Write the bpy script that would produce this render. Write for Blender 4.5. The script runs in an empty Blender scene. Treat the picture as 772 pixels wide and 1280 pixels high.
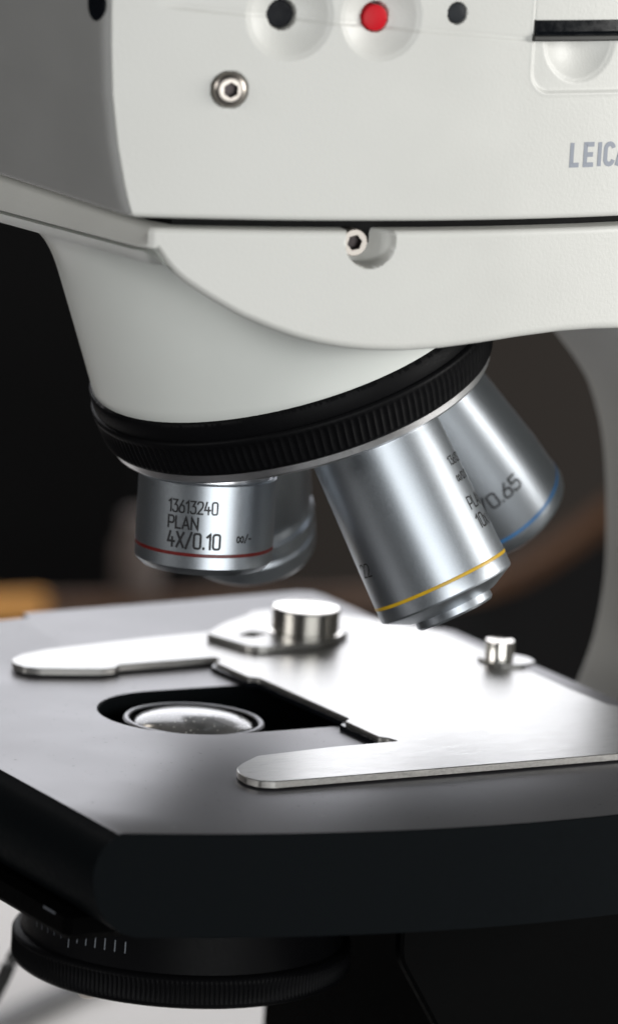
import bpy, bmesh, math, random
import numpy as np
from mathutils import Vector, Matrix

# ------------------------------------------------------------------ set-up
S = 0.001                      # everything below is written in millimetres
Z0 = 150.0                     # the desk top is world z = 0, the stage top is 150 mm above it
scene = bpy.context.scene
COL = scene.collection
R = math.radians

# camera (a long lens about 0.9 m in front of the microscope)
PITCH, ROLL = R(11.2), R(3.5)
fw = Vector((0, math.cos(PITCH), -math.sin(PITCH)))
r0 = Vector((1, 0, 0))
u0 = r0.cross(fw)
rt = math.cos(ROLL) * r0 + math.sin(ROLL) * u0
upv = math.cos(ROLL) * u0 - math.sin(ROLL) * r0
cam_d = bpy.data.cameras.new('camera')
cam = bpy.data.objects.new('camera', cam_d)
COL.objects.link(cam)
cam.matrix_world = Matrix((
    (rt.x, upv.x, -fw.x, 17.5 * S),
    (rt.y, upv.y, -fw.y, -880.9 * S),
    (rt.z, upv.z, -fw.z, (210.5 + Z0) * S),
    (0, 0, 0, 1)))
cam_d.sensor_fit = 'VERTICAL'
cam_d.sensor_height = 36
cam_d.lens = 6600.0 / 1280 * 36
cam_d.clip_start = 0.05
cam_d.clip_end = 50
cam_d.dof.use_dof = True
cam_d.dof.focus_distance = 0.872
cam_d.dof.aperture_fstop = 14.5
scene.camera = cam

# world: a dim room
w = bpy.data.worlds.new('World')
scene.world = w
w.use_nodes = True
w.node_tree.nodes['Background'].inputs[0].default_value = (0.85, 0.93, 1.0, 1)
w.node_tree.nodes['Background'].inputs[1].default_value = 0.015

# lamps
def area(name, loc, target, sx, sy, power, col):
    d = bpy.data.lights.new(name, 'AREA')
    d.shape = 'RECTANGLE'
    d.size, d.size_y = sx, sy
    d.energy = power
    d.color = col
    o = bpy.data.objects.new(name, d)
    COL.objects.link(o)
    o.location = loc
    o.rotation_euler = (Vector(target) - Vector(loc)).to_track_quat('-Z', 'Y').to_euler()
    return o
area('right_window', (2.5, 0.02, 0.62), (0, 0, 0.2), 1.25, 1.15, 58, (1.0, 0.985, 0.95))
area('back_window', (-0.06, 0.95, 0.50), (0, 0, 0.15), 1.05, 0.5, 6.0, (0.94, 0.95, 1.0))
area('front_window', (0.70, -1.60, 0.16), (0, 0, 0.2), 1.4, 1.1, 20.5, (0.97, 0.985, 0.98))
area('left_fill', (-1.25, -0.80, 0.70), (0, 0, 0.2), 0.7, 0.7, 7.5, (1.0, 0.99, 0.97))  # added fill that brightens the neck and the lip under the head
area('bench_fill', (-0.30, 0.42, 0.55), (-0.09, 0.70, 0.02), 0.12, 0.12, 1.0, (1.0, 0.9, 0.78))  # added lamp to brighten the left bench edge and the jar

vs = scene.view_settings
vs.view_transform = 'Standard'
vs.look = 'None'
vs.exposure = 0
vs.gamma = 1
scene.cycles.use_denoising = True
scene.cycles.max_bounces = 8
scene.cycles.sample_clamp_indirect = 4

# ------------------------------------------------------------------ materials
def newmat(name):
    m = bpy.data.materials.new(name)
    m.use_nodes = True
    nt = m.node_tree
    return m, nt, nt.nodes['Principled BSDF']
def noise(nt, scale, detail=3, rough=0.55, stretch=None):
    tc = nt.nodes.new('ShaderNodeTexCoord')
    n = nt.nodes.new('ShaderNodeTexNoise')
    n.inputs['Scale'].default_value = scale
    n.inputs['Detail'].default_value = detail
    n.inputs['Roughness'].default_value = rough
    if stretch:
        mp = nt.nodes.new('ShaderNodeMapping')
        mp.inputs['Scale'].default_value = stretch
        nt.links.new(tc.outputs['Object'], mp.inputs['Vector'])
        nt.links.new(mp.outputs['Vector'], n.inputs['Vector'])
    else:
        nt.links.new(tc.outputs['Object'], n.inputs['Vector'])
    return n
def ramp(nt, src, p0, c0, p1, c1):
    r = nt.nodes.new('ShaderNodeValToRGB')
    e = r.color_ramp.elements
    e[0].position, e[1].position = p0, p1
    e[0].color = (*c0, 1) if len(c0) == 3 else c0
    e[1].color = (*c1, 1) if len(c1) == 3 else c1
    nt.links.new(src, r.inputs['Fac'])
    return r
def bump(nt, b, src, strength, dist):
    bm_ = nt.nodes.new('ShaderNodeBump')
    bm_.inputs['Strength'].default_value = strength
    bm_.inputs['Distance'].default_value = dist
    nt.links.new(src, bm_.inputs['Height'])
    nt.links.new(bm_.outputs['Normal'], b.inputs['Normal'])
    return bm_
def g(v): return (v, v, v)

def mat_paint(name, col, rough=0.42, grain=1900, dist=0.00006, var=0.04):
    m, nt, b = newmat(name)
    n = noise(nt, grain, 3)
    n2 = noise(nt, 60, 4)
    lo = tuple(c * (1 - var) for c in col)
    r = ramp(nt, n2.outputs['Fac'], 0.3, lo, 0.7, col)
    nt.links.new(r.outputs['Color'], b.inputs['Base Color'])
    rr = ramp(nt, n2.outputs['Fac'], 0.3, g(rough - 0.05), 0.7, g(rough + 0.06))
    nt.links.new(rr.outputs['Color'], b.inputs['Roughness'])
    bump(nt, b, n.outputs['Fac'], 0.35, dist)
    return m
def mat_metal(name, col, rough, grain=5000, gd=0.00002, gs=0.3, stretch=None, rvar=0.08, aniso=0.0, lof=0.86):
    m, nt, b = newmat(name)
    b.inputs['Metallic'].default_value = 1
    n = noise(nt, grain, 2, 0.5, stretch)
    lo = tuple(c * lof for c in col)
    r = ramp(nt, n.outputs['Fac'], 0.3, lo, 0.7, col)
    nt.links.new(r.outputs['Color'], b.inputs['Base Color'])
    rr = ramp(nt, n.outputs['Fac'], 0.25, g(rough - rvar), 0.75, g(rough + rvar))
    nt.links.new(rr.outputs['Color'], b.inputs['Roughness'])
    bump(nt, b, n.outputs['Fac'], gs, gd)
    b.inputs['Anisotropic'].default_value = aniso
    return m
def mat_plain(name, col, rough, metal=0.0, grain=900, var=0.15, spec=0.5):
    m, nt, b = newmat(name)
    n = noise(nt, grain, 4)
    lo = tuple(c * (1 - var) for c in col)
    r = ramp(nt, n.outputs['Fac'], 0.3, lo, 0.7, col)
    nt.links.new(r.outputs['Color'], b.inputs['Base Color'])
    rr = ramp(nt, n.outputs['Fac'], 0.3, g(max(0.02, rough - 0.06)), 0.7, g(rough + 0.06))
    nt.links.new(rr.outputs['Color'], b.inputs['Roughness'])
    b.inputs['Metallic'].default_value = metal
    b.inputs['Specular IOR Level'].default_value = spec
    return m

M_paint = mat_paint('white_textured_paint', (0.66, 0.66, 0.63), .42, 1700, .00012)
M_cover = mat_paint('white_smooth_paint', (0.68, 0.68, 0.65), 0.45, 2600, 0.00002)
M_neck = mat_paint('bounce_lit_white_paint', (0.72, 0.74, 0.71), 0.36, 3500, 0.000008)  # the same white paint, lightened to stand for bounce off the stage
M_armp = mat_paint('column_paint', (0.50, 0.50, 0.475), 0.45)
M_gap = mat_plain('gap_shade_black', (0.006, 0.006, 0.006), 0.6, 0, 900, .15, .1)
M_knurl = mat_plain('black_rubber_ring', (0.0032, 0.0032, 0.0038), 0.5, 0, 2500, .15, .07)
M_alu = mat_metal('satin_aluminium', (0.48, 0.515, 0.555), 0.37, 3600, 0.00001, 0.12, None, .03, 0, .93)
M_rim = mat_metal('turned_aluminium', (0.80, 0.80, 0.81), 0.30, 900, 0.000003, 0.05, None, .02, 0, .97)
M_steel = mat_metal('brushed_steel', (0.43, 0.425, 0.41), 0.36, 260, 0.00003, 0.6, (1, 22, 1), 0.09, 0, .62)
M_steeld = mat_metal('steel_cut_edge', (0.55, 0.54, 0.52), 0.4, 3000)
M_chrome = mat_metal('bright_steel', (0.78, 0.75, 0.70), 0.16, 900, 0.00001, 0.1, (1, 1, 12), 0.04)
M_screw = mat_metal('screw_steel', (0.42, 0.385, 0.35), 0.34, 700, 0.000003, 0.05, None, .03, 0, .95)
M_socket = mat_plain('socket_shade_steel', (0.05, 0.04, 0.04), 0.4, 0.6)
M_brass = mat_metal('brass', (0.75, 0.55, 0.22), 0.25, 4000)
M_hole = mat_plain('hole_black', (0.004, 0.005, 0.008), 0.45, 0, 900, .15, .12)
M_redb = mat_plain('red_plastic', (0.60, 0.006, 0.016), 0.42, 0, 700, 0.05, .18)
M_gloss = mat_plain('gloss_black_plastic', (0.005, 0.006, 0.008), 0.2, 0, 900, .15, .25)
M_lip = mat_plain('dark_grey_plastic', (0.035, 0.035, 0.033), 0.5)
M_logo = mat_plain('blue_grey_print', (0.29, 0.315, 0.37), 0.5, 0, 900, 0.05)
M_ink = mat_plain('black_print', (0.010, 0.010, 0.012), 0.5)
M_red = mat_plain('red_enamel', (0.13, 0.008, 0.007), 0.35)
M_yel = mat_plain('yellow_enamel', (0.62, 0.38, 0.015), 0.35)
M_blu = mat_plain('blue_enamel', (0.04, 0.18, 0.42), 0.35)
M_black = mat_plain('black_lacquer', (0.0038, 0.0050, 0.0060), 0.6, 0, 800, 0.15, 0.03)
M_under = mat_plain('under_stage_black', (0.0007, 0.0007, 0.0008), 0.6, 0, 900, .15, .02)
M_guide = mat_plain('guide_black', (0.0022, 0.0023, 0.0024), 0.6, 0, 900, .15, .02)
M_tick = mat_plain('white_engraving', (0.20, 0.22, 0.25), 0.5)
M_tickd = mat_plain('darker_engraving', (0.09, 0.10, 0.12), 0.5)

# black anodised stage: satin sheen, cloudy wear, dust specks and short scratches
M_stage, nt, b = newmat('black_anodised_stage')
n1 = noise(nt, 45, 5); n2 = noise(nt, 420, 3); n3 = noise(nt, 1400, 2)
r = ramp(nt, n1.outputs['Fac'], 0.3, (0.016, 0.016, 0.020), 0.75, (0.030, 0.029, 0.034))
dust_and_glints = ramp(nt, n2.outputs['Fac'], 0.70, g(0), 0.76, g(1))
mx = nt.nodes.new('ShaderNodeMixRGB')
nt.links.new(dust_and_glints.outputs['Color'], mx.inputs['Fac'])
nt.links.new(r.outputs['Color'], mx.inputs['Color1'])
mx.inputs['Color2'].default_value = (0.075, 0.07, 0.066, 1)
nt.links.new(mx.outputs['Color'], b.inputs['Base Color'])
rr = ramp(nt, n1.outputs['Fac'], 0.3, g(0.41), 0.75, g(0.46))
n4 = noise(nt, 900, 2); d4 = ramp(nt, n4.outputs['Fac'], 0.69, g(0), 0.73, g(1))
n5 = noise(nt, 160, 3, .6, (1, 26, 1)); d5 = ramp(nt, n5.outputs['Fac'], 0.70, g(0), 0.78, g(.5))
ad = nt.nodes.new('ShaderNodeMixRGB'); ad.blend_type = 'ADD'; ad.inputs['Fac'].default_value = 1
nt.links.new(d4.outputs['Color'], ad.inputs['Color1']); nt.links.new(d5.outputs['Color'], ad.inputs['Color2'])
mr = nt.nodes.new('ShaderNodeMixRGB'); mr.inputs['Color2'].default_value = (.75, .75, .75, 1)
nt.links.new(ad.outputs['Color'], mr.inputs['Fac']); nt.links.new(rr.outputs['Color'], mr.inputs['Color1'])
nt.links.new(mr.outputs['Color'], b.inputs['Roughness'])
b.inputs['Specular IOR Level'].default_value = 0.8
b.inputs['IOR'].default_value = 1.95
b.inputs['Specular Tint'].default_value = (0.985, 0.975, 1.0, 1)
bump(nt, b, n3.outputs['Fac'], 0.15, 0.00002)

M_lensrim = mat_metal('dark_lens_rim', (.22, .22, .23), .42, 4000)
M_glass, nt, b = newmat('hazy_lens_glass')
n = noise(nt, 170, 3, .5); n2 = noise(nt, 1100, 1)
r = ramp(nt, n.outputs['Fac'], 0.35, (0.075, 0.075, 0.074), 0.7, (0.15, 0.145, 0.14))
dust_and_glints = ramp(nt, n2.outputs['Fac'], 0.67, g(0), 0.70, g(1))  # bright specks painting small lamp glints on the lens
mx = nt.nodes.new('ShaderNodeMixRGB')
nt.links.new(dust_and_glints.outputs['Color'], mx.inputs['Fac'])
nt.links.new(r.outputs['Color'], mx.inputs['Color1'])
mx.inputs['Color2'].default_value = (0.5, 0.5, 0.46, 1)
nt.links.new(mx.outputs['Color'], b.inputs['Base Color'])
rr = ramp(nt, n.outputs['Fac'], 0.3, g(0.16), 0.75, g(0.34))
nt.links.new(rr.outputs['Color'], b.inputs['Roughness'])
b.inputs['Specular IOR Level'].default_value = 0.25
b.inputs['Coat Weight'].default_value = .6
b.inputs['Coat Roughness'].default_value = 0.04
b.inputs['Coat IOR'].default_value = 1.28
bump(nt, b, n2.outputs['Fac'], 0.1, 0.00002)

def mat_wood(name):
    m, nt, b = newmat(name)
    n = noise(nt, 14, 5, 0.6, (1, 8, 8))
    r = ramp(nt, n.outputs['Fac'], 0.3, (0.036, 0.012, 0.0015), 0.7, (0.075, 0.027, 0.0035))
    nt.links.new(r.outputs['Color'], b.inputs['Base Color'])
    b.inputs['Roughness'].default_value = 0.5
    return m
M_wood = mat_wood('varnished_wood')
M_desk = mat_plain('dark_desk_laminate', (0.030, 0.028, 0.027), 0.5, 0, 40, 0.2)
M_paper = mat_plain('white_paper', (0.60, 0.59, 0.585), 0.7, 0, 40, 0.04)
M_wall = mat_plain('brown_grey_wall', (0.058, 0.047, 0.040), 0.8, 0, 4, 0.3)
M_cab = mat_plain('added_dark_cabinet', (0.006, 0.006, 0.0065), 0.6, 0, 8, 0.3, .08)
M_floor = mat_plain('dark_floor', (0.03, 0.026, 0.024), 0.6, 0, 6, 0.3)
M_cable = mat_plain('cable_black', (0.012, 0.012, 0.012), 0.45)
M_cableg = mat_plain('cable_grey', (0.10, 0.10, 0.105), 0.5)
M_jar = mat_plain('beige_ceramic', (0.10, 0.078, 0.070), 0.7)
M_clear = mat_plain('ivory_plastic', (0.62, 0.55, 0.50), 0.3)

# ------------------------------------------------------------------ helpers
def mesh(name, verts, faces, mat, parent=None, sharp=35, weld=False, mats=None, midx=None):
    """one mesh object; coordinates in mm in the frame of its parent thing"""
    me = bpy.data.meshes.new(name)
    dz = Z0
    me.from_pydata([(x * S, y * S, (z + dz) * S) for x, y, z in verts], [], faces)
    bm = bmesh.new(); bm.from_mesh(me)
    if weld:
        bmesh.ops.remove_doubles(bm, verts=bm.verts, dist=1e-6)
    bmesh.ops.recalc_face_normals(bm, faces=bm.faces)
    for f in bm.faces: f.smooth = True
    a = R(sharp)
    for e in bm.edges:
        e.smooth = len(e.link_faces) == 2 and e.calc_face_angle(0) < a
    bm.to_mesh(me); bm.free()
    me.materials.append(mat)
    for mm in (mats or []): me.materials.append(mm)
    if midx:
        for p in me.polygons: p.material_index = midx(p)
    o = bpy.data.objects.new(name, me)
    COL.objects.link(o)
    if parent: o.parent = parent
    return o
class MB:
    def __init__(s): s.v, s.f = [], []
    def add(s, v, f):
        k = len(s.v); s.v += [tuple(p) for p in v]; s.f += [tuple(i + k for i in q) for q in f]
    def build(s, name, mat, parent=None, **kw): return mesh(name, s.v, s.f, mat, parent, **kw)

def loops_skin(mb, loops, closed=True, cap0=True, cap1=True):
    n = len(loops[0]); v = [p for l in loops for p in l]; f = []
    for i in range(len(loops) - 1):
        for j in range(n if closed else n - 1):
            k = (j + 1) % n
            f.append((i * n + j, i * n + k, (i + 1) * n + k, (i + 1) * n + j))
    if cap0: f.append(tuple(range(n)))
    if cap1: f.append(tuple((len(loops) - 1) * n + j for j in range(n)))
    mb.add(v, f)

def basis(d, toward):
    d = Vector(d).normalized(); c = Vector(toward)
    n1 = (c - c.dot(d) * d).normalized(); n2 = n1.cross(d)
    return d, n1, n2
def lathe(mb, P, d, n1, n2, prof, n=96, cap0=True, cap1=True, mod=None):
    P = Vector(P); loops = []
    for (rad, t) in prof:
        l = []
        for i in range(n):
            a = 2 * math.pi * i / n
            q = rad - (mod(a, t, rad) if mod else 0)
            l.append(P + d * t + q * (math.cos(a) * n1 + math.sin(a) * n2))
        loops.append(l)
    loops_skin(mb, loops, True, cap0, cap1)
def box(mb, x0, x1, y0, y1, z0, z1, bev=0.0):
    pts = lambda i: [(x0 + i, y0), (x1 - i, y0), (x1, y0 + i), (x1, y1 - i), (x1 - i, y1), (x0 + i, y1), (x0, y1 - i), (x0, y0 + i)] 
    if bev:
        def lp(ins, z):
            a0, a1, b0, b1 = x0 + ins, x1 - ins, y0 + ins, y1 - ins
            return [(a0 + bev, b0, z), (a1 - bev, b0, z), (a1, b0 + bev, z), (a1, b1 - bev, z), (a1 - bev, b1, z), (a0 + bev, b1, z), (a0, b1 - bev, z), (a0, b0 + bev, z)]
        loops_skin(mb, [lp(bev, z0), lp(0, z0 + bev), lp(0, z1 - bev), lp(bev, z1)])
    else:
        loops_skin(mb, [[(x0, y0, z), (x1, y0, z), (x1, y1, z), (x0, y1, z)] for z in (z0, z1)])
def offset(poly, d):
    """inset a counter-clockwise polygon by d"""
    n = len(poly); out = []
    for i in range(n):
        a, b_, c = Vector(poly[i - 1]), Vector(poly[i]), Vector(poly[(i + 1) % n])
        e, f_ = (b_ - a).normalized(), (c - b_).normalized()
        n_1, n_2 = Vector((-e.y, e.x)), Vector((-f_.y, f_.x))
        m_ = n_1 + n_2
        k = m_.dot(n_1)
        m_ = m_ / max(k, 0.35)
        out.append((b_.x + m_.x * d, b_.y + m_.y * d))
    return out
def fill2d(mb, outer, holes, z):
    bm = bmesh.new(); es = []
    for lp in [outer] + holes:
        vsx = [bm.verts.new((p[0], p[1], 0)) for p in lp]
        es += [bm.edges.new((vsx[i], vsx[(i + 1) % len(vsx)])) for i in range(len(vsx))]
    bmesh.ops.triangle_fill(bm, edges=es, use_beauty=True, use_dissolve=False)
    bm.verts.index_update()
    mb.add([(v.co.x, v.co.y, z) for v in bm.verts], [tuple(v.index for v in f.verts) for f in bm.faces])
    bm.free()
def plate(mb, outer, holes, z0, z1, bev=0.15):
    """flat plate with a small bevel round its top edges"""
    oi = offset(outer, bev)
    hi = [offset(h, -bev) for h in holes]
    fill2d(mb, oi, hi, z1); fill2d(mb, outer, holes, z0)
    for a, i_ in [(outer, oi)] + list(zip(holes, hi)):
        loops_skin(mb, [[(p[0], p[1], z1) for p in i_], [(p[0], p[1], z1 - bev) for p in a], [(p[0], p[1], z0) for p in a]], True, False, False)
def round_poly(poly, radii, n=5):
    out = []
    m_ = len(poly)
    for i in range(m_):
        a, b_, c = Vector(poly[i - 1]), Vector(poly[i]), Vector(poly[(i + 1) % m_])
        r_ = radii[i] if isinstance(radii, (list, tuple)) else radii
        if r_ <= 0: out.append((b_.x, b_.y)); continue
        da, dc = (a - b_), (c - b_)
        r_ = min(r_, da.length * 0.45, dc.length * 0.45)
        p0 = b_ + da.normalized() * r_; p2 = b_ + dc.normalized() * r_
        for k in range(n + 1):
            t = k / n
            q = p0 * (1 - t) ** 2 + b_ * 2 * t * (1 - t) + p2 * t * t
            out.append((q.x, q.y))
    return out

# ---- stroke lettering (drawn glyphs, mapped on to the surface they are printed on)
def arc_pts(cx, cy, rx, ry, a0, a1, n=8):
    return [(cx + rx * math.cos(R(a0 + (a1 - a0) * i / n)), cy + ry * math.sin(R(a0 + (a1 - a0) * i / n))) for i in range(n + 1)]
def rr_pts(x0, y0, x1, y1, q, close=True):
    p = arc_pts(x1 - q, y1 - q, q, q, 0, 90, 4) + arc_pts(x0 + q, y1 - q, q, q, 90, 180, 4) + arc_pts(x0 + q, y0 + q, q, q, 180, 270, 4) + arc_pts(x1 - q, y0 + q, q, q, 270, 360, 4)
    return p + [p[0]] if close else p
W_ = 0.56
GL = {
 '0': (W_, [rr_pts(0, 0, W_, 1, .17)]),
 '1': (.30, [[(0, .80), (.26, 1), (.26, 0)]]),
 '2': (W_, [arc_pts(.19, .81, .19, .19, 180, 90, 4) + arc_pts(W_ - .19, .81, .19, .19, 90, 0, 4) + [(W_, .68), (W_ - .06, .52), (0, .0), (W_, 0)]]),
 '3': (W_, [[(0, 1), (W_ - .04, 1), (.26, .60), (.36, .60)] + arc_pts(W_ - .19, .40, .19, .19, 90, 0, 4) + arc_pts(W_ - .19, .19, .19, .19, 0, -90, 4) + arc_pts(.17, .17, .17, .17, 270, 190, 4)]),
 '4': (.60, [[(.20, 1), (0, .34), (.60, .34)], [(.40, .60), (.40, 0)]]),
 '5': (W_, [[(W_ - .03, 1), (.03, 1), (.03, .58), (.36, .58)] + arc_pts(W_ - .19, .39, .19, .19, 90, 0, 4) + arc_pts(W_ - .19, .19, .19, .19, 0, -90, 4) + arc_pts(.17, .17, .17, .17, 270, 190, 4)]),
 '6': (W_, [[(.40, 1), (.10, .52)] + [(0.01, .34)] + arc_pts(.19, .19, .19, .19, 180, 270, 4) + arc_pts(W_ - .19, .19, .19, .19, 270, 360, 4) + arc_pts(W_ - .19, .40, .19, .19, 0, 90, 4) + [(.12, .58)]]),
 '7': (.5, [[(0, 1), (.5, 1), (.14, 0)]]),
 'P': (W_, [[(0, 0), (0, 1), (.36, 1)] + arc_pts(W_ - .19, .81, .19, .19, 90, 0, 4) + arc_pts(W_ - .19, .60, .19, .19, 0, -90, 4) + [(0, .41)]]),
 'L': (.46, [[(0, 1), (0, 0), (.46, 0)]]),
 'A': (.64, [[(0, 0), (.32, 1), (.64, 0)], [(.10, .30), (.54, .30)]]),
 'N': (.60, [[(0, 0), (0, 1), (.60, 0), (.60, 1)]]),
 'X': (.60, [[(0, 0), (.60, 1)], [(0, 1), (.60, 0)]]),
 'x': (.50, [[(0, 0), (.50, .70)], [(0, .70), (.50, 0)]]),
 '/': (.46, [[(0, -.06), (.46, 1.06)]]),
 '.': (.10, [[(.05, 0), (.05, .06)]]),
 '-': (.36, [[(0, .42), (.36, .42)]]),
 'o': (1.0, [[(.5 + .5 * math.cos(t) / (1 + .35 * math.sin(t) ** 2), .42 + .42 * math.sin(2 * t) * .95) for t in [2 * math.pi * i / 32 for i in range(33)]]]),
 ' ': (.3, []),
 'E': (.42, [[(.42, 1), (0, 1), (0, 0), (.42, 0)], [(0, .5), (.37, .5)]]),
 'I': (.0, [[(0, 0), (0, 1)]]),
 'C': (.46, [arc_pts(.23, .77, .23, .23, 5, 180, 8) + arc_pts(.23, .23, .23, .23, 180, 355, 8)]),
}
def text_strokes(txt, h, gap=.26, sx=1.0):
    x = 0; out = []
    for ch in txt:
        w_, st = GL[ch]
        for s_ in st: out.append([((x + p[0] * sx) * h, p[1] * h) for p in s_])
        x += w_ * sx + gap
    return out, (x - gap) * h
def ribbon(mb, line, th, fmap, step=0.25, butt=False):
    pts = [Vector(line[0])]
    for p in line[1:]:
        p = Vector(p); q = pts[-1]; L = (p - q).length
        if L < 1e-5: continue
        k = max(1, int(L / step))
        pts += [q.lerp(p, (i + 1) / k) for i in range(k)]
    n = len(pts)
    closed = (pts[0] - pts[-1]).length < 1e-4 and n > 3
    ds = [(pts[min(i + 1, n - 1)] - pts[max(i - 1, 0)]) for i in range(n)]
    if closed: ds[0] = ds[-1] = pts[1] - pts[-2]
    A, B = [], []
    for i in range(n):
        if 0 < i < n - 1 or closed:
            a = (pts[i] - pts[i - 1 if i else -2]).normalized(); c = (pts[(i + 1) if i < n - 1 else 1] - pts[i]).normalized()
            m_ = Vector((-a.y - c.y, a.x + c.x)); n_ = Vector((-a.y, a.x))
            if m_.length < 1e-4: m_ = n_.copy()
            m_ = m_.normalized(); m_ = m_ / max(0.5, m_.dot(n_))
        else:
            d_ = ds[i].normalized(); m_ = Vector((-d_.y, d_.x))
        A.append(pts[i] + m_ * th / 2); B.append(pts[i] - m_ * th / 2)
    if not closed and not butt:
        e0 = ds[0].normalized() * th * .4; e1_ = ds[-1].normalized() * th * .4
        A[0] = A[0] - e0; B[0] = B[0] - e0; A[-1] = A[-1] + e1_; B[-1] = B[-1] + e1_
    v = [fmap(p) for p in A] + [fmap(p) for p in B]
    mb.add(v, [(i, i + 1, n + i + 1, n + i) for i in range(n - 1)])

# ------------------------------------------------------------------ the setting
def struct(o): o['kind'] = 'structure'; return o
m_ = MB(); box(m_, -900, 900, -420, 500, -180, -150, 2)
struct(m_.build('desk_top', M_desk))
m_ = MB(); m_.add([(-4000, -2500, -900), (4000, -2500, -900), (4000, 2600, -900), (-4000, 2600, -900)], [(0, 1, 2, 3)])
struct(m_.build('floor', M_floor))
m_ = MB(); box(m_, -4000, 4000, 1900, 2000, -899, 1800)
struct(m_.build('wall', M_wall))

def tag(o, label, cat, group=None):
    o['label'] = label; o['category'] = cat
    if group: o['group'] = group
    return o
# far behind, out of focus: a wooden bench, an added dark cabinet, a beige jar, cables on the desk
bench = bpy.data.objects.new('wooden_bench', None); COL.objects.link(bench); bench.location = (0, 0.72, (-899 + Z0) * S)
tag(bench, 'low wooden bench with orange varnished edge, out of focus behind the black stage', 'bench')
def rel(mb, dx, dy, dz): mb.v = [(x - dx, y - dy, z - dz) for x, y, z in mb.v]; return mb
rail = [(-260, 640), (-98, 683), (-36, 710), (23, 731), (53, 747), (74, 768), (87, 792), (101, 832), (114, 876), (150, 1000)]
m_ = MB()
def rail_loops(zs, ins):
    return
L_ = []
for i, p in enumerate(rail):
    a = Vector(rail[max(i - 1, 0)]); c = Vector(rail[min(i + 1, len(rail) - 1)])
    t = (c - a).normalized(); n_ = Vector((-t.y, t.x))
    p = Vector(p); q = p + n_ * 6
    L_.append([(p.x, p.y, -140.3), (q.x, q.y, -140.3), (q.x, q.y, -135), (p.x, p.y, -135)])
loops_skin(m_, L_[2:])
rel(m_, 0, 720, -899 + Z0 - 0).build('edge_board', M_wood, bench)
M_plank, nt, b = newmat('lit_bench_wood')  # brighter copy of the bench wood, painting its left end as lit
n = noise(nt, 20, 5, 0.6, (1, 10, 10))
r = ramp(nt, n.outputs['Fac'], 0.3, (0.46, 0.20, 0.035), 0.7, (0.62, 0.30, 0.07))
nt.links.new(r.outputs['Color'], b.inputs['Base Color'])
PL_ = L_[:2] + [[tuple(Vector(a).lerp(Vector(c), .60)) for a, c in zip(L_[1], L_[2])]]
m_ = MB(); loops_skin(m_, [[(x, y - 1, z - .3 if z < -138 else z + 1.2) for x, y, z in l] for l in PL_])
rel(m_, 0, 720, -899 + Z0).build('edge_board', M_plank, bench)['label'] = 'orange length of the bench edge, coloured lighter as if lit'
m_ = MB(); loops_skin(m_, [[tuple(Vector(a).lerp(Vector(c), .61)) for a, c in zip(L_[1], L_[2])], L_[2]])
rel(m_, 0, 720, -899 + Z0).build('edge_board', M_wood, bench)
m_ = MB(); L_ = []
for i, p in enumerate(rail):
    a = Vector(rail[max(i - 1, 0)]); c = Vector(rail[min(i + 1, len(rail) - 1)])
    t = (c - a).normalized(); n_ = Vector((-t.y, t.x)); p = Vector(p) + n_ * 2; q = p + n_ * 5
    L_.append([(p.x, p.y, -898), (q.x, q.y, -898), (q.x, q.y, -142), (p.x, p.y, -142)])
loops_skin(m_, L_)
rel(m_, 0, 720, -899 + Z0).build('front_panel', M_cab, bench)

m_ = MB(); box(m_, -620, -30, 1300, 1700, -898, 700, 4)  # added dark block, stands for the dimly lit left of the wall
cab = bpy.data.objects.new('added_dark_cabinet', None); COL.objects.link(cab); cab.location = (-0.325, 1.5, (-898 + Z0) * S)
tag(cab, 'tall dark cabinet added for the dimly lit left of the wall, blurred behind the microscope neck', 'cabinet')
rel(m_, -325, 1500, -898 + Z0).build('carcass', M_cab, cab)
m_ = MB(); box(m_, -600, -330, 1292, 1299, -880, 690, 2); rel(m_, -325, 1500, -898 + Z0).build('door', M_cab, cab)
m_ = MB(); box(m_, -320, -50, 1292, 1299, -880, 690, 2); rel(m_, -325, 1500, -898 + Z0).build('door', M_cab, cab)

# jar behind, on the bench
jar = bpy.data.objects.new('ceramic_jar', None); COL.objects.link(jar)
JX, JY = -34, 714.5
jar.location = (JX * S, JY * S, (-134.4 + Z0) * S)
tag(jar, 'small beige jar on the bench, blurred below the red banded lens', 'jar')
m_ = MB(); lathe(m_, (0, 0, -Z0), Vector((0, 0, 1)), Vector((1, 0, 0)), Vector((0, 1, 0)),
    [(5.5, 0), (6.4, 1), (7.0, 9), (6.4, 17), (4.6, 20), (4.4, 22)], 32)
m_.build('jar_body', M_jar, jar)
m_ = MB(); lathe(m_, (0, 0, -Z0), Vector((0, 0, 1)), Vector((1, 0, 0)), Vector((0, 1, 0)),
    [(5.0, 22.1), (5.0, 24.5), (3, 25.6)], 32)
m_.build('lid', M_jar, jar)

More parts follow.
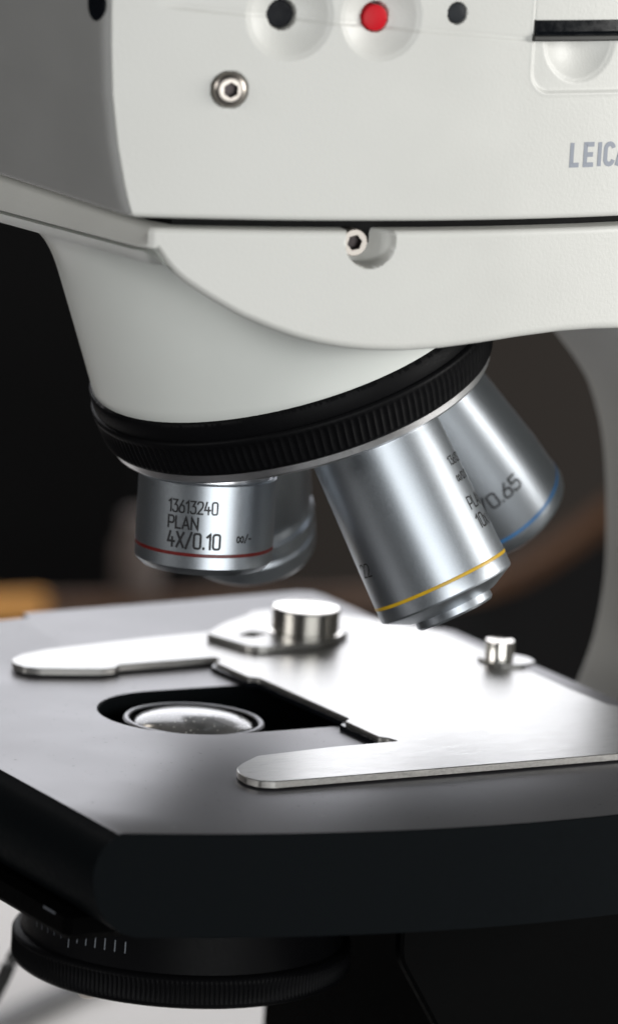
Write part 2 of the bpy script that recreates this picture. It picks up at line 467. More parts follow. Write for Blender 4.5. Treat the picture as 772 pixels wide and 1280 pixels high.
def tube(mb, path, rad, n=12):
    path = [Vector(p) for p in path]; loops = []
    for i, p in enumerate(path):
        t = (path[min(i + 1, len(path) - 1)] - path[max(i - 1, 0)]).normalized()
        a = t.cross(Vector((0, 0, 1)) if abs(t.z) < .9 else Vector((1, 0, 0))).normalized(); b_ = t.cross(a)
        loops.append([p + rad * (math.cos(2 * math.pi * k / n) * a + math.sin(2 * math.pi * k / n) * b_) for k in range(n)])
    loops_skin(mb, loops)
def spline(pts, n=10):
    pts = [Vector(p) for p in pts]; out = []
    for i in range(len(pts) - 1):
        p0, p1, p2, p3 = pts[max(i - 1, 0)], pts[i], pts[i + 1], pts[min(i + 2, len(pts) - 1)]
        for k in range(n):
            t = k / n
            out.append(0.5 * ((2 * p1) + (-p0 + p2) * t + (2 * p0 - 5 * p1 + 4 * p2 - p3) * t * t + (-p0 + 3 * p1 - 3 * p2 + p3) * t ** 3))
    out.append(pts[-1]); return out
CABLES = []   # filled in below

m_ = MB(); plate(m_, [(-420, 40), (-30, 20), (150, 470), (-330, 490)], [], -149.95, -148.6, .2)
tag(m_.build('paper_stack', M_paper), 'white stack of paper lying on the desk below the knurled dial', 'paper')
# ------------------------------------------------------------------ the microscope
TH = R(30)
mic = bpy.data.objects.new('microscope', None); COL.objects.link(mic)
mic.rotation_euler = (0, 0, TH)
tag(mic, 'white laboratory microscope with four silver objectives over a black stage', 'microscope')
CAMU, CAMV, CAMZ = -425.3, -771.6, 210.5        # camera seen from the microscope's own frame (for facing the print)

# ---- head housing: outline in (u, v), swept up z, its front face with dishes, seam and latch recess
def vf(u): return -52 + .0026 * (u - 22) ** 2
UR = 92.0
SEAM = lambda u: 124.35 - 0.0685 * (u + 10)
def sm(x, a, b_):
    t = min(1, max(0, (x - a) / (b_ - a))); return t * t * (3 - 2 * t)
LX0, LZ0, LR = 26.5, 113.3, 3.6            # latch recess corner
def in_latch(u, z):
    # signed distance to the rounded corner rectangle u > LX0, z > LZ0 (positive inside)
    du, dz_ = u - LX0, z - LZ0
    if du < LR and dz_ < LR:
        return LR - math.hypot(LR - du, LR - dz_)
    return min(du, dz_)
DISH = [(-16.4, 125.3, 6.9, 2.1), (-1.1, 125.3, 6.7, 2.1)]
HOLES = [(-17.3, 125.3, 2.35), (-1.6, 125.3, 2.35), (12.1, 126.2, 1.65)]
def front_disp(u, z):
    d = 0.0
    zs = SEAM(u)
    if u < LX0 + .5:
        fd = sm(u, -38, -33)
        d += fd * 0.22 * sm(z, zs - .4, zs + .1)                 # upper cover sits a little back
        d += fd * 0.06 * math.exp(-((z - zs - .3) / .34) ** 2)
    il = in_latch(u, z)
    d += 0.40 * sm(il, -.25, .55)
    d -= 0.08 * math.exp(-((il + .15) / .3) ** 2)
    q = 0.0
    for cx, cz, rad, dep in DISH:
        e = math.hypot((u - cx), z - cz) / rad
        if e < 1.08:
            q = max(q, dep * (max(0, 1 - e * e) if e < .93 else .1351 * (1 - sm(e, .93, 1.07)) * 1.0) )
    e = math.hypot(u - 36.0, (z - 122.0)) / 7.0
    if e < 1.06 and z < 123: q = max(q, 2.4 * (max(0, 1 - e * e) if e < .93 else .1351 * (1 - sm(e, .93, 1.06))))
    d = d + q
    for cx, cz, rad in HOLES:
        e = math.hypot(u - cx, z - cz)
        d += 3.2 * (1 - sm(e, rad - .12, rad + .12))
    # screw counterbore
    e = math.hypot(u + 25.5, z - 113.4)
    d += 1.6 * (1 - sm(e, 2.75, 3.0))
    return d
DU = 0.22
us = [-39.2 + DU * i for i in range(int((64 + 39.2) / DU) + 1)]
zrows = [92.7 + .8 * (1 - math.cos(k * math.pi / 8)) for k in range(4)]
zz = 93.5
while zz < 130: zrows.append(zz); zz += 0.22
zrows += [140, 152, 170, 171]
def u_left(z): return float(np.interp(z, [92.7, 95, 98, 104, 112, 120, 127, 171], [-40.2, -41.0, -41.8, -43.1, -44.3, -44.9, -45.2, -45.4]))
def housing_loop(z):
    ins = 0.0
    if z < 93.5: ins = .8 - math.sqrt(max(0, .8 ** 2 - (93.5 - z) ** 2))
    if z > 170: ins = 1.0
    ul = u_left(z) + ins
    lp = [(ul, 46 - ins, z), (ul, 20, z), (ul, 5, z), (ul, -8, z), (ul, -20, z), (ul, -30, z), (ul, -35.5, z)]
    vc = vf(-39.2 + (u_left(z) + 40.2))
    # soft corner
    sh = (ul - u_left(92.7))
    for k in range(0, 6):
        a = k * math.pi / 12
        lp.append((ul + 2.0 * (1 - math.cos(a)), vc + 2.6 * (1 - math.sin(a)) + ins, z))
    for u in us:
        ub = u + sh * max(0, 1 - (u + 39.2) / 12) if u < -27.2 else u
        if ub < ul + 2.0: continue_ = True
        v = vf(ub)
        d = front_disp(ub, z) if 93 < z < 131 and ub > -38 else 0
        # displacement along the normal of the curved face
        sl = .0052 * (ub - 22); nl = math.hypot(sl, 1)
        lp.append((ub - sl / nl * (d) * 1.0 if False else ub + sl / nl * -d, v + d / nl + ins, z))
    lp += [(UR, vf(64) + ins + .5, z), (UR, 46 - ins, z)]
    return lp
m_ = MB()
loops_skin(m_, [housing_loop(z) for z in zrows])
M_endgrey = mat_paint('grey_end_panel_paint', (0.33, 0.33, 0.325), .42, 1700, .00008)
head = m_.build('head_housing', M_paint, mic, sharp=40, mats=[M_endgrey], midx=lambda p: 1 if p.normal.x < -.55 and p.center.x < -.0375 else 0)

# black filler painting the shade in the gap between head and nose
m_ = MB()
def ring_loop(ins, z, ul=-36.5):
    lp = [(ul + ins, 44 - ins, z), (ul + ins, -39 + ins, z)]
    lp += [(u, vf(u) + 1 + ins, z) for u in np.linspace(ul + ins + 1.5, 80, 60)]
    lp += [(90, 44 - ins, z)]
    return lp
loops_skin(m_, [ring_loop(4, 88.5), ring_loop(4, 94.0)])
m_.build('gap_shade_fill', M_gap, mic)

# ---- nose casting below the head: outline with a scooped lower edge
ZB = [(-36.5, 87.4), (-36, 88.0), (-35.3, 88.0), (-34.2, 86.6), (-32.6, 84.3), (-30.6, 82.5), (-26.7, 80.0), (-21.4, 77.1), (-16.7, 75.2), (-12, 73.6), (-7.9, 72.6), (-3.7, 71.9), (.5, 71.5), (6.1, 71.3), (13.3, 71.6), (20.8, 72.3), (28.4, 73.1), (36.3, 73.7), (43, 73.8), (50, 73.6), (64, 71), (90, 66)]
zbx = np.array([p[0] for p in ZB]); zby = np.array([p[1] for p in ZB])
def zb(u):
    # smoothed lower edge
    return float(np.mean([np.interp(u + k, zbx, zby) for k in (-1, -.5, 0, .5, 1)])) if u > -33.5 else float(np.interp(u, zbx, zby))
def notch(u, z):
    # counterbore for the socket screw: deep on the left, running out to the right
    cu, cz = -.2, 89.3
    e = math.hypot(u - cu, z - cz)
    if e > 4.6: return 0
    k = 1 - sm(e, 3.95, 4.35)
    depth = 6.0 - 4.8 * sm(u, -1.0, 4.2)
    return k * depth
nose_plan = []      # (u, v, nx, ny, zbottom, front?)
for v in (42, 30, 18, 6, -6, -18, -28, -34, -38): nose_plan.append((-36.5, v, -1, 0, 87.4 - (v + 42) * .032, 0))
for k in range(1, 6):
    a = k * math.pi / 12
    nose_plan.append((-36.5 + 1.6 * (1 - math.cos(a)), vf(-35) + .8 + 1.8 * (1 - math.sin(a)), -math.cos(a), -math.sin(a), 87.6, 0))
for u in np.arange(-34.8, 78, .3):
    sl = .0052 * (u - 22); nl = math.hypot(sl, 1)
    nose_plan.append((u, vf(u) + .8, sl / nl, -1 / nl, zb(u), 1))
nose_plan += [(88, -38, 1, 0, 66, 0), (90, -34, 1, 0, 66, 0), (90, 40, 1, 0, 66, 0)]
for u in np.arange(80, -35, -6.0): nose_plan.append((u, 43, 0, 1, 84.8 if u < 20 else 74, 0))
NR = 70
def nose_row(k):
    out = []
    for (u, v, nx, ny, zl, fr) in nose_plan:
        zt = 91.0; rl = 1.2 if fr else .45
        if k < 5:                        # rolled lower lip
            a = k * math.pi / 8
            z = zl + rl * (1 - math.cos(a))
            ins = rl * (1 - math.sin(a))
        elif k > NR:
            a = (k - NR) * math.pi / 8
            z = zt - .9 + .9 * math.sin(a); ins = .9 * (1 - math.cos(a))
        else:
            t = (k - 4) / (NR - 4); z = zl + rl + (zt - .9 - zl - rl) * t; ins = 0
        d = notch(u, z) if fr and k > 4 else 0
        if nx < -.9 and not fr: ins += 2.2 * max(0, z - zl - rl) / (zt - zl)
        out.append((u - nx * (ins + d), v - ny * (ins + d), z))
    return out
m_ = MB()
inner = [(u - nx * 9, v - ny * 9, zl + .5) for (u, v, nx, ny, zl, fr) in nose_plan]
loops_skin(m_, [inner] + [nose_row(k) for k in range(NR + 5)], True, False, True)
nose = m_.build('nose_casting', M_paint, mic, sharp=50)

# ---- turret axis
TAU, AZ, ZP = R(21), R(4), 101.0
ax = Vector((math.sin(TAU) * math.cos(AZ), math.sin(TAU) * math.sin(AZ), -math.cos(TAU)))
e1 = (Vector((0, 0, -1)) - ax * math.cos(TAU)).normalized()
e2 = ax.cross(e1)
if e2.y > 0: e2 = -e2
PV = Vector((0, 0, ZP))
# neck: lofted from the casting's lower edge down to the turret circle
m_ = MB()
QN, RN, NN = 39.4, 33.9, 120
inner_n = [Vector((nx, ny, 0)) for (u, v, nx, ny, zl, fr) in nose_plan]
inner_g = [1.0 if not fr else sm(-u, 30.5, 34.8) for (u, v, nx, ny, zl, fr) in nose_plan]
inner_lp = [Vector((u - nx * (1.0 if fr else 1.3), v - ny * (1.0 if fr else 1.3), zl + (.25 if fr else .5))) for (u, v, nx, ny, zl, fr) in nose_plan]
cn = PV + ax * 30
angs = [math.atan2(p.y - 0, p.x - 5) for p in inner_lp]
def plan_hit(th):
    # outline point of the casting at plan angle th about (5, 0)
    dirv = Vector((math.cos(th), math.sin(th)))
    for i in range(len(inner_lp)):
        a, c = inner_lp[i], inner_lp[(i + 1) % len(inner_lp)]
        a2, c2 = Vector((a.x - 5, a.y)), Vector((c.x - 5, c.y))
        e = c2 - a2
        den = dirv.x * e.y - dirv.y * e.x
        if abs(den) < 1e-9: continue
        t = (a2.x * e.y - a2.y * e.x) / den
        s_ = (a2.x * dirv.y - a2.y * dirv.x) / den
        if t > 0 and -1e-6 <= s_ <= 1 + 1e-6:
            q = a.lerp(c, s_); j = (i + 1) % len(inner_lp); return q, inner_n[i].lerp(inner_n[j], s_), inner_g[i] + (inner_g[j] - inner_g[i]) * s_
    return None
loops = [[] for _ in range(25)]; top_lp = []; top_u = []; top_w = []
for i in range(NN):
    a = 2 * math.pi * i / NN
    P3 = PV + ax * QN + RN * (math.cos(a) * e1 + math.sin(a) * e2)
    dpl = (math.cos(a) * e1 + math.sin(a) * e2)
    th = math.atan2(dpl.y, dpl.x)
    P0 = plan_hit(th)
    P0, nv, gv = P0 if P0 else (Vector((60 * math.cos(th) + 5, 60 * math.sin(th), 88)), Vector((math.cos(th), math.sin(th), 0)), 0)
    if P0.x > 50: gv = 0
    if P0.x > 50: P0 = Vector((50, P0.y, 80))
    wl = sm(-P0.x, 12, 34)
    PT = P0 - nv * 1.2 * gv; PU = PT - Vector((0, 0, 1.0 * gv)); PW = P0 + nv * .9 * gv - Vector((0, 0, 1.05 * gv)); P0 = P0 + nv * .9 * gv; P0 = Vector((P0.x, P0.y, min(P0.z, 84.9 - (P0.y + 42) * .03)))
    P0 = P0 - nv * 1.5 * gv
    Lv = max(4, P0.z - P3.z)
    P2 = P3 - ax * (Lv * (.80 + .18 * wl))
    hd = Vector((P2.x - P0.x, P2.y - P0.y, 0))
    P1 = P0 + hd * (.80 + .12 * wl) + Vector((0, 0, -.15 * Lv * .2))
    top_lp.append(PT); top_u.append(PU); top_w.append(PW)
    for k in range(25):
        t = k / 24
        q = P0 * (1 - t) ** 3 + P1 * 3 * t * (1 - t) ** 2 + P2 * 3 * t * t * (1 - t) + P3 * t ** 3
        if wl > 0:                       # tight shoulder on the free end of the neck
            Cn = P3 - ax * ((P0.z - .9 * gv - P3.z) / -ax.z)
            ra = min(3.5, (P0 - Cn).length * .6)
            A_ = Cn + (P0 - Cn).normalized() * ra; B_ = Cn + (P3 - Cn).normalized() * 8
            if t < .15: q2 = P0.lerp(A_, t / .15)
            elif t < .6: tt_ = (t - .15) / .45; q2 = A_ * (1 - tt_) ** 2 + Cn * 2 * tt_ * (1 - tt_) + B_ * tt_ * tt_
            else: q2 = B_.lerp(P3, (t - .6) / .4)
            q = q.lerp(q2, wl * .9)
        loops[k].append(q)
# small round-over at the lower rim
rim = [PV + ax * (QN + .5) + (RN - .5) * (math.cos(2 * math.pi * i / NN) * e1 + math.sin(2 * math.pi * i / NN) * e2) for i in range(NN)]
loops_skin(m_, [top_lp, top_u, top_w] + loops + [rim], True, False, True)
neck = m_.build('turret_neck', M_neck, mic, sharp=75)

# ---- knurled turret ring
NT = 164
def rib(a, t, rad):
    if 43.0 < t < 48.4:
        k = sm(t, 43.0, 43.6) * (1 - sm(t, 47.8, 48.4))
        return .24 * k * (0.5 - .5 * math.cos(a * NT)) ** 0.6
    return 0
prof = [(30, 38.6), (33.6, 38.6), (34.4, 39.0), (34.6, 39.6), (34.6, 41.6), (34.5, 42.0), (34.9, 42.15), (35.1, 42.5), (35.05, 43.0), (35.0, 43.3), (34.95, 43.6), (34.8, 45), (34.55, 46.5), (34.3, 47.8), (34.2, 48.1), (34.1, 48.2), (33.9, 48.5), (33.6, 48.62), (30, 48.62)]
m_ = MB(); lathe(m_, PV, ax, e1, e2, prof, NT * 8, True, True, rib)
turret = m_.build('turret_ring', M_knurl, mic, sharp=45)
m_ = MB(); lathe(m_, PV, ax, e1, e2, [(30, 48.7), (33.2, 48.7), (33.4, 48.85), (33.25, 50.0), (32.8, 50.5), (31, 50.7), (26, 52.2), (20, 53.5), (1, 53.6)], 160)
m_.build('turret_plate', M_rim, mic, sharp=30)

# ---- the four objectives
def axis_of(psi):
    ps = R(psi)
    d = math.cos(TAU) * ax + math.sin(TAU) * (math.cos(ps) * e1 + math.sin(ps) * e2)
    c = Vector((CAMU, CAMV, CAMZ)) - (PV + d * 65)
    return basis(d, c)
def print_on(mb, fr, txt, h, th, phi0, tbase, Rf, gap=.26, sx=1.0, right=False):
    d, n1, n2 = fr
    st, wd = text_strokes(txt, h, gap, sx)
    for s_ in st:
        def fm(p):
            t = tbase - p.y
            rr_ = Rf(t)
            a = R(phi0) + (p.x - (wd if right else 0)) / rr_
            return PV + d * t + (rr_ + .03) * (math.cos(a) * n1 + math.sin(a) * n2)
        ribbon(mb, s_, th, fm)
def band(fr, t, Rf, w_, mat, par):
    d, n1, n2 = fr
    m_ = MB(); r_ = Rf(t)
    lathe(m_, PV, d, n1, n2, [(r_ - .5, t - w_), (r_ + .04, t - w_), (r_ + .07, t), (r_ + .04, t + w_), (r_ - .5, t + w_)], 96, False, False)
    m_.build('colour_band', mat, par)
def objective(psi, prof, label, thread=True):
    fr = axis_of(psi); d, n1, n2 = fr
    m_ = MB(); lathe(m_, PV, d, n1, n2, prof, 128)
    o = m_.build('objective', M_alu, mic, sharp=25); o['label'] = label
    if thread:
        m_ = MB(); lathe(m_, PV, d, n1, n2, [(9, 50.5), (9.6, 50.6), (9.6, prof[0][1] + .2)], 64)
        m_.build('mount_thread', M_brass, o)
    return o, fr
def groove(R_, t): return [(R_, t - .3), (R_ - .2, t - .25), (R_ - .2, t + .25), (R_, t + .3)]
# working objective, pointing straight down, red band
f4 = lambda t: 11.72
o, fr = objective(0, [(10.6, 59.0), (11.5, 59.05), (11.72, 59.35)] + groove(11.72, 71.25) + [(11.72, 73.6), (11.45, 74.0), (10.4, 74.9), (9.0, 75.0), (8.8, 74.2), (6.0, 74.1)], 'short vertical objective with a dark red band')
band(fr, 71.25, f4, .28, M_red, o)
m_ = MB()
print_on(m_, fr, '13613240', 2.05, .30, -32.0, 64.1, f4, .16, .76)
print_on(m_, fr, 'PLAN', 2.0, .34, -31.6, 66.85, f4, .20, .9)
print_on(m_, fr, '4X/0.10', 2.5, .41, -31.2, 70.05, f4, .18, .80)
print_on(m_, fr, 'o/-', 1.25, .28, 28.0, 68.95, f4, .22)
m_.build('lettering', M_ink, o, sharp=180)
m_ = MB(); d, n1, n2 = fr
lathe(m_, PV, d, n1, n2, [(10.9, 52), (10.9, 59.2)], 64); m_.build('sleeve', M_rim, o)
# yellow band
f10 = lambda t: 11.1 + .9 * (t - 52) / 32
o, fr = objective(90, [(10.4, 51.0), (11.0, 51.05), (11.1, 52)] + [(f10(t), t) for t in (60, 70, 80)] + groove(f10(84.1), 84.1) + [(f10(84.5), 84.5), (12.0, 86.5), (11.85, 86.8), (8.0, 88.8), (7.2, 88.9)], 'large tilted objective with a yellow band', False)
band(fr, 84.1, f10, .28, M_yel, o)
m_ = MB(); d, n1, n2 = fr
lathe(m_, PV, d, n1, n2, [(6.9, 88.5), (6.95, 90.1), (6.6, 90.5), (4.4, 90.6), (4.2, 90.3)], 64); m_.build('lens_nose', M_alu, o)
m_ = MB()
print_on(m_, fr, '13613241', 1.45, .22, 57.0, 67.0, f10, .2)
print_on(m_, fr, 'o/0.17', 1.2, .24, 57.0, 70.0, f10, .22)
print_on(m_, fr, 'PLAN', 2.1, .30, 56.5, 75.1, f10, .20)
print_on(m_, fr, '10x/0.22', 2.3, .34, 56.0, 78.6, f10, .20)
print_on(m_, fr, '22', 2.2, .26, -72, 78.2, f10, .22)
m_.build('lettering', M_ink, o, sharp=180)
# blue band
f40 = lambda t: 10.4 + 1.6 * (t - 52) / 32 if t < 84 else 12.0
o, fr = objective(180, [(9.6, 51.0), (10.2, 51.05), (10.4, 52)] + [(f40(t), t) for t in (60, 70, 80, 84, 90)] + groove(12.0, 91.2) + [(12.0, 93.2), (11.6, 94.2), (10.2, 95.2), (6, 97.2), (3, 97.5)], 'blurred rear objective with a blue band', False)
band(fr, 91.2, f40, .31, M_blu, o)
m_ = MB(); print_on(m_, fr, '40X/0.65', 2.75, .42, 25.0, 84.4, f40, .20, 1.0, True)
m_.build('lettering', M_ink, o, sharp=180)
m_ = MB(); d, n1, n2 = fr
lathe(m_, PV, d, n1, n2, [(3.2, 97.0), (3.2, 98.2), (2.4, 98.5), (1, 98.5)], 48); m_.build('lens_nose', M_rim, o)
# hidden one behind the red banded objective
o, fr = objective(-90, [(10.4, 51.0), (11.0, 51.05), (11.3, 52), (11.6, 80), (11.2, 81), (11.0, 82.0), (11.3, 83.2), (11.9, 83.8), (12.0, 86), (11.6, 86.6), (11.6, 87.4), (12.0, 88.0), (12.0, 91.2), (11.6, 91.9), (8, 92.4), (6, 94.0), (2, 94.2)], 'shadowed objective behind the red banded one', False)
m_ = MB(); d, n1, n2 = fr
lathe(m_, PV, d, n1, n2, [(3.2, 93.5), (3.2, 95.4), (2.4, 95.7), (1, 95.7)], 48); m_.build('lens_nose', M_rim, o)

# ---- details on the head housing
def front_frame(u, z, extra=0.0):
    sl = .0052 * (u - 22); nl = math.hypot(sl, 1)
    n_ = Vector((sl / nl, -1 / nl, 0)); P = Vector((u, vf(u), z)) + n_ * extra
    return P, n_, Vector((0, 0, 1)), Vector((1 / nl, sl / nl, 0))
def disc(name, u, z, prof, mat, par, n=48, hexhole=None, label=None, tilt=(0, 0)):
    P, n_, zz_, tt = front_frame(u, z)
    n_ = (n_ + tt * tilt[0] + zz_ * tilt[1]).normalized()
    a = zz_ - zz_.dot(n_) * n_; a.normalize(); b_ = n_.cross(a)
    m_ = MB(); lathe(m_, P, n_, a, b_, prof, n)
    o = m_.build(name, mat, par)
    if label: o['label'] = label
    return o, (P, n_, a, b_)
disc('button', -17.3, 125.3, [(2.2, -4.6), (2.2, -3.2), (2.05, -3.05), (.5, -3.0)], M_hole, head, label='black round button in a white dish')
disc('button', -1.75, 125.15, [(2.1, -5), (2.1, -1.6), (2.0, -1.42), (1.85, -1.36), (.3, -1.3)], M_redb, head, label='red round button in a white dish')
disc('hole_plug', 12.1, 126.2, [(1.6, -3.2), (1.6, -.5), (1.4, -.4), (.3, -.38)], mat_plain('plug_grey', (.022, .025, .029), .5, 0, 900, .1, .15), head)
def hex_screw(name, P, n_, a, b_, rad, top, par, hexr, dome=True, rot=0.0):
    """screw head with a real hexagon socket"""
    n = 48
    m_ = MB(); loops = []
    prof = [(rad, -2.2), (rad, top * .25), (rad * .96, top * .5), (rad * .80, top * .86), (rad * .62, top)] if dome else [(rad, -2.2), (rad, top * .8), (rad * .93, top), (rad * .7, top)]
    for (q, t) in prof:
        loops.append([P + n_ * t + q * (math.cos(2 * math.pi * i / n) * a + math.sin(2 * math.pi * i / n) * b_) for i in range(n)])
    for t, k in ((top, 1.06), (top - .15, 1.0), (top - 1.5, .97)):
        l = []
        for i in range(n):
            an = 2 * math.pi * i / n
            s_ = (an + rot) % (math.pi / 3) - math.pi / 6
            q = hexr * math.cos(math.pi / 6) / math.cos(s_) * k
            l.append(P + n_ * t + q * (math.cos(an) * a + math.sin(an) * b_))
        loops.append(l)
    loops_skin(m_, loops)
    o = m_.build(name, M_screw, par, sharp=30, mats=[M_socket])
    for p in o.data.polygons:
        c = Vector(p.center) / S - Vector((0, 0, Z0)) - P
        if c.dot(n_) < top - .12 and (c - c.dot(n_) * n_).length < hexr * 1.02: p.material_index = 1  # socket faces coloured dark for the shade inside the recess
    return o
P, n_, zz_, tt = front_frame(-25.5, 113.4)
hex_screw('button_screw', P, n_, zz_, n_.cross(zz_), 2.7, .95, head, 1.25)['label'] = 'domed socket screw on the housing front'
P, n_, zz_, tt = front_frame(-2.5, 88.9)
P = P - n_ * 3.5
hex_screw('socket_screw', P, n_, zz_, n_.cross(zz_), 2.25, 1.2, nose, 1.25, False, .3)['label'] = 'small socket screw in a notch under the gap'
# pilot hole on the shaded end face
m_ = MB()
ue = u_left(125.4)
lathe(m_, (ue - .06, -37.0, 125.9), Vector((1, 0, 0)), Vector((0, 0, 1)), Vector((0, 1, 0)), [(2.75, 0), (2.75, .5)], 40)
m_.build('end_hole', M_hole, head)
# latch bar across the recess
m_ = MB()
def barloop(u):
    P, n_, z_, t_ = front_frame(u, 0)
    o_ = []
    for dn, z in ((-1.6, 122.2), (.25, 122.1), (.45, 122.5), (.45, 122.9), (.1, 123.3), (-.05, 125.1), (-1.6, 125.2)):
        q = P + n_ * dn; o_.append((q.x, q.y, z))
    return o_
loops_skin(m_, [barloop(u) for u in np.linspace(26.75, 60, 30)])
m_.build('latch_bar', M_gloss, head)
m_ = MB()
def liploop(u):
    P, n_, z_, t_ = front_frame(u, 0); o_ = []
    for dn, z in ((-1.0, 121.75), (.55, 121.75), (.75, 122.0), (.75, 122.55), (.5, 122.7), (-1.0, 122.6)):
        q = P + n_ * dn; o_.append((q.x, q.y, z))
    return o_
loops_skin(m_, [liploop(u) for u in np.linspace(26.3, 60, 30)])
m_.build('latch_lip', M_lip, head)
# name on the housing: L E I C A
m_ = MB()
def on_front(p):
    P, n_, z_, t_ = front_frame(p.x, p.y, .05); return P
for ch, u_, sx in (('L', 35.2, .78), ('E', 37.95, .98), ('I', 40.85, 1), ('C', 42.1, 1.05), ('A', 44.6, .80)):
    for s_ in GL[ch][1]:
        ln = [(u_ + .33 + q[0] * 3.35 * sx, 101.45 + q[1] * 3.35) for q in s_]
        ribbon(m_, ln, .78, on_front, .3, ch in 'C')
m_.build('name_print', M_logo, head, sharp=180)

# ---- rear column (the C of the stand), far edge of its inner face shows
C_ = [(60, 80), (75, 72), (86, 63.5), (94, 55.5), (98.2, 50.9), (101.4, 46.2), (104.5, 38.6), (106.2, 30.9), (107.3, 21.7), (107.9, 12.4), (107.7, 6.3), (106.6, -1.3), (104.7, -7.4), (102, -14), (98, -24), (94, -40), (92, -60), (92, -118)]
prof = spline([(p[0], p[1], 0) for p in C_], 5)
poly = [(p.x, p.y) for p in prof] + [(150, -118), (158, -60), (160, 60), (150, 89), (60, 89)]
m_ = MB()
def colloop(v, ins):
    q = offset(poly, ins); return [(p[0], v, p[1]) for p in q]
sg = -1 if sum(poly[i - 1][0] * poly[i][1] - poly[i][0] * poly[i - 1][1] for i in range(len(poly))) < 0 else 1
loops_skin(m_, [colloop(-42, sg * 2.5), colloop(-41.2, sg * .8), colloop(-39.5, 0), colloop(39.5, 0), colloop(41.2, sg * .8), colloop(42, sg * 2.5)])
m_.build('stand_column', M_armp, mic, sharp=40)
m_ = MB(); box(m_, -20, 158, -72, 72, -150, -117, 6)
m_.build('stand_base', M_paint, mic)

# ---- the stage
def ul_stage(z):
    return float(np.interp(z, [-16.8, -16.2, -14.6, -12, -9, -6, -3.2, -1.2, -.3, 0], [-46.5, -48.7, -50.8, -52.5, -53.3, -53.3, -52.6, -51.1, -49.9, -49.3]))
def vs_(u): return -81.7 + .0026 * (u - 21) ** 2
def stage_loop(z, ins=0):
    ul = ul_stage(z)
    lp = [(5.2 - 6.6, 73.2 - ins), (-30, 73.2 - ins), (ul + 3, 73.2 - ins), (ul, 70), (ul, 40), (ul, 10), (ul, -20), (ul, -50)]
    u1 = 78.5 - ins
    for i in range(61):
        u = ul + (u1 - ul) * i / 60
        lp.append((u, vs_(u) + ins))
    lp += [(u1, -40), (u1, 44.2), (u1 - 1, 46.8 - ins), (73.5, 46.8 - ins), (70.5 - ins, 47.6), (69.2 - ins, 50.4), (69.6 - ins, 76.7), (69 - ins, 80.5), (66.5 - ins, 82.2 - ins), (36, 79.6 - ins), (6.2, 77.8 - ins), (5.4, 77.2 - ins), (5.2, 74)]
    return lp
hole = []
for i in range(41):
    a = math.pi / 2 + math.pi * i / 40
    hole.append((16.2 * math.cos(a) - .4, 15.6 * math.sin(a)))
hole += [(46, -15.6), (50, -12), (50, 12), (46, 15.6)]
m_ = MB()
zs = [-16.8, -16.2, -15.4, -14, -12, -10, -8, -6, -4, -2.4, -1.2, -.5]
loops_skin(m_, [[(p[0], p[1], z) for p in stage_loop(z)] for z in zs] + [[(p[0], p[1], -.12) for p in stage_loop(-.3, .0)], [(p[0], p[1], 0) for p in stage_loop(0, .25)]], True, False, False)
top_out = stage_loop(0, .25)
hole_i = [(p[0], p[1]) for p in hole]
def bigger(h, k): return [(p[0] + (k if p[0] > 20 else k * (p[0] + .4) / 16.2), p[1] * (1 + k / 15.6)) for p in h]
fill2d(m_, top_out, [bigger(hole, .3)], 0)
loops_skin(m_, [[(p[0], p[1], 0) for p in bigger(hole, .3)], [(p[0], p[1], -.3) for p in hole], [(p[0], p[1], -11) for p in hole]], True, False, False)
fill2d(m_, stage_loop(-16.8), [[(p[0], p[1]) for p in hole]], -16.8)
loops_skin(m_, [[(p[0], p[1], -11) for p in hole], [(p[0], p[1], -16.8) for p in hole]], True, False, False)
stage = m_.build('stage', M_stage, mic, sharp=30, weld=True, mats=[M_black], midx=lambda p: 0 if p.normal.z > .93 else 1)

# side rail and brackets under the stage
m_ = MB(); box(m_, -52.5, -38, -57.5, 66, -20.6, -15.4, 1.2)
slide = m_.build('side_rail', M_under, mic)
m_ = MB(); m_.add([(-52.55, -53.6, -17.0), (-52.55, -49.4, -17.0), (-52.55, -49.4, -16.55), (-52.55, -53.6, -16.55)], [(0, 1, 2, 3)])
m_.build('index_mark', M_tickd, slide)
m_ = MB()
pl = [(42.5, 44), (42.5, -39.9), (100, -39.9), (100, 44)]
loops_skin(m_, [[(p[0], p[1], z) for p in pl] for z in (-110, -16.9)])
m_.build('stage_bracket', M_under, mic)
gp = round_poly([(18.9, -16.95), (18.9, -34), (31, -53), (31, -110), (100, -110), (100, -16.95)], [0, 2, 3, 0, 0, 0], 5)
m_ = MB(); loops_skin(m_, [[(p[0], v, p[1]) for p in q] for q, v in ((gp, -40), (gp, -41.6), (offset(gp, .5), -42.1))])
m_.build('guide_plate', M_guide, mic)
m_ = MB(); box(m_, 52.5, 80, -46, -42.2, -20.6, -16.9, .3)
m_.build('bracket_foot', M_black, mic)

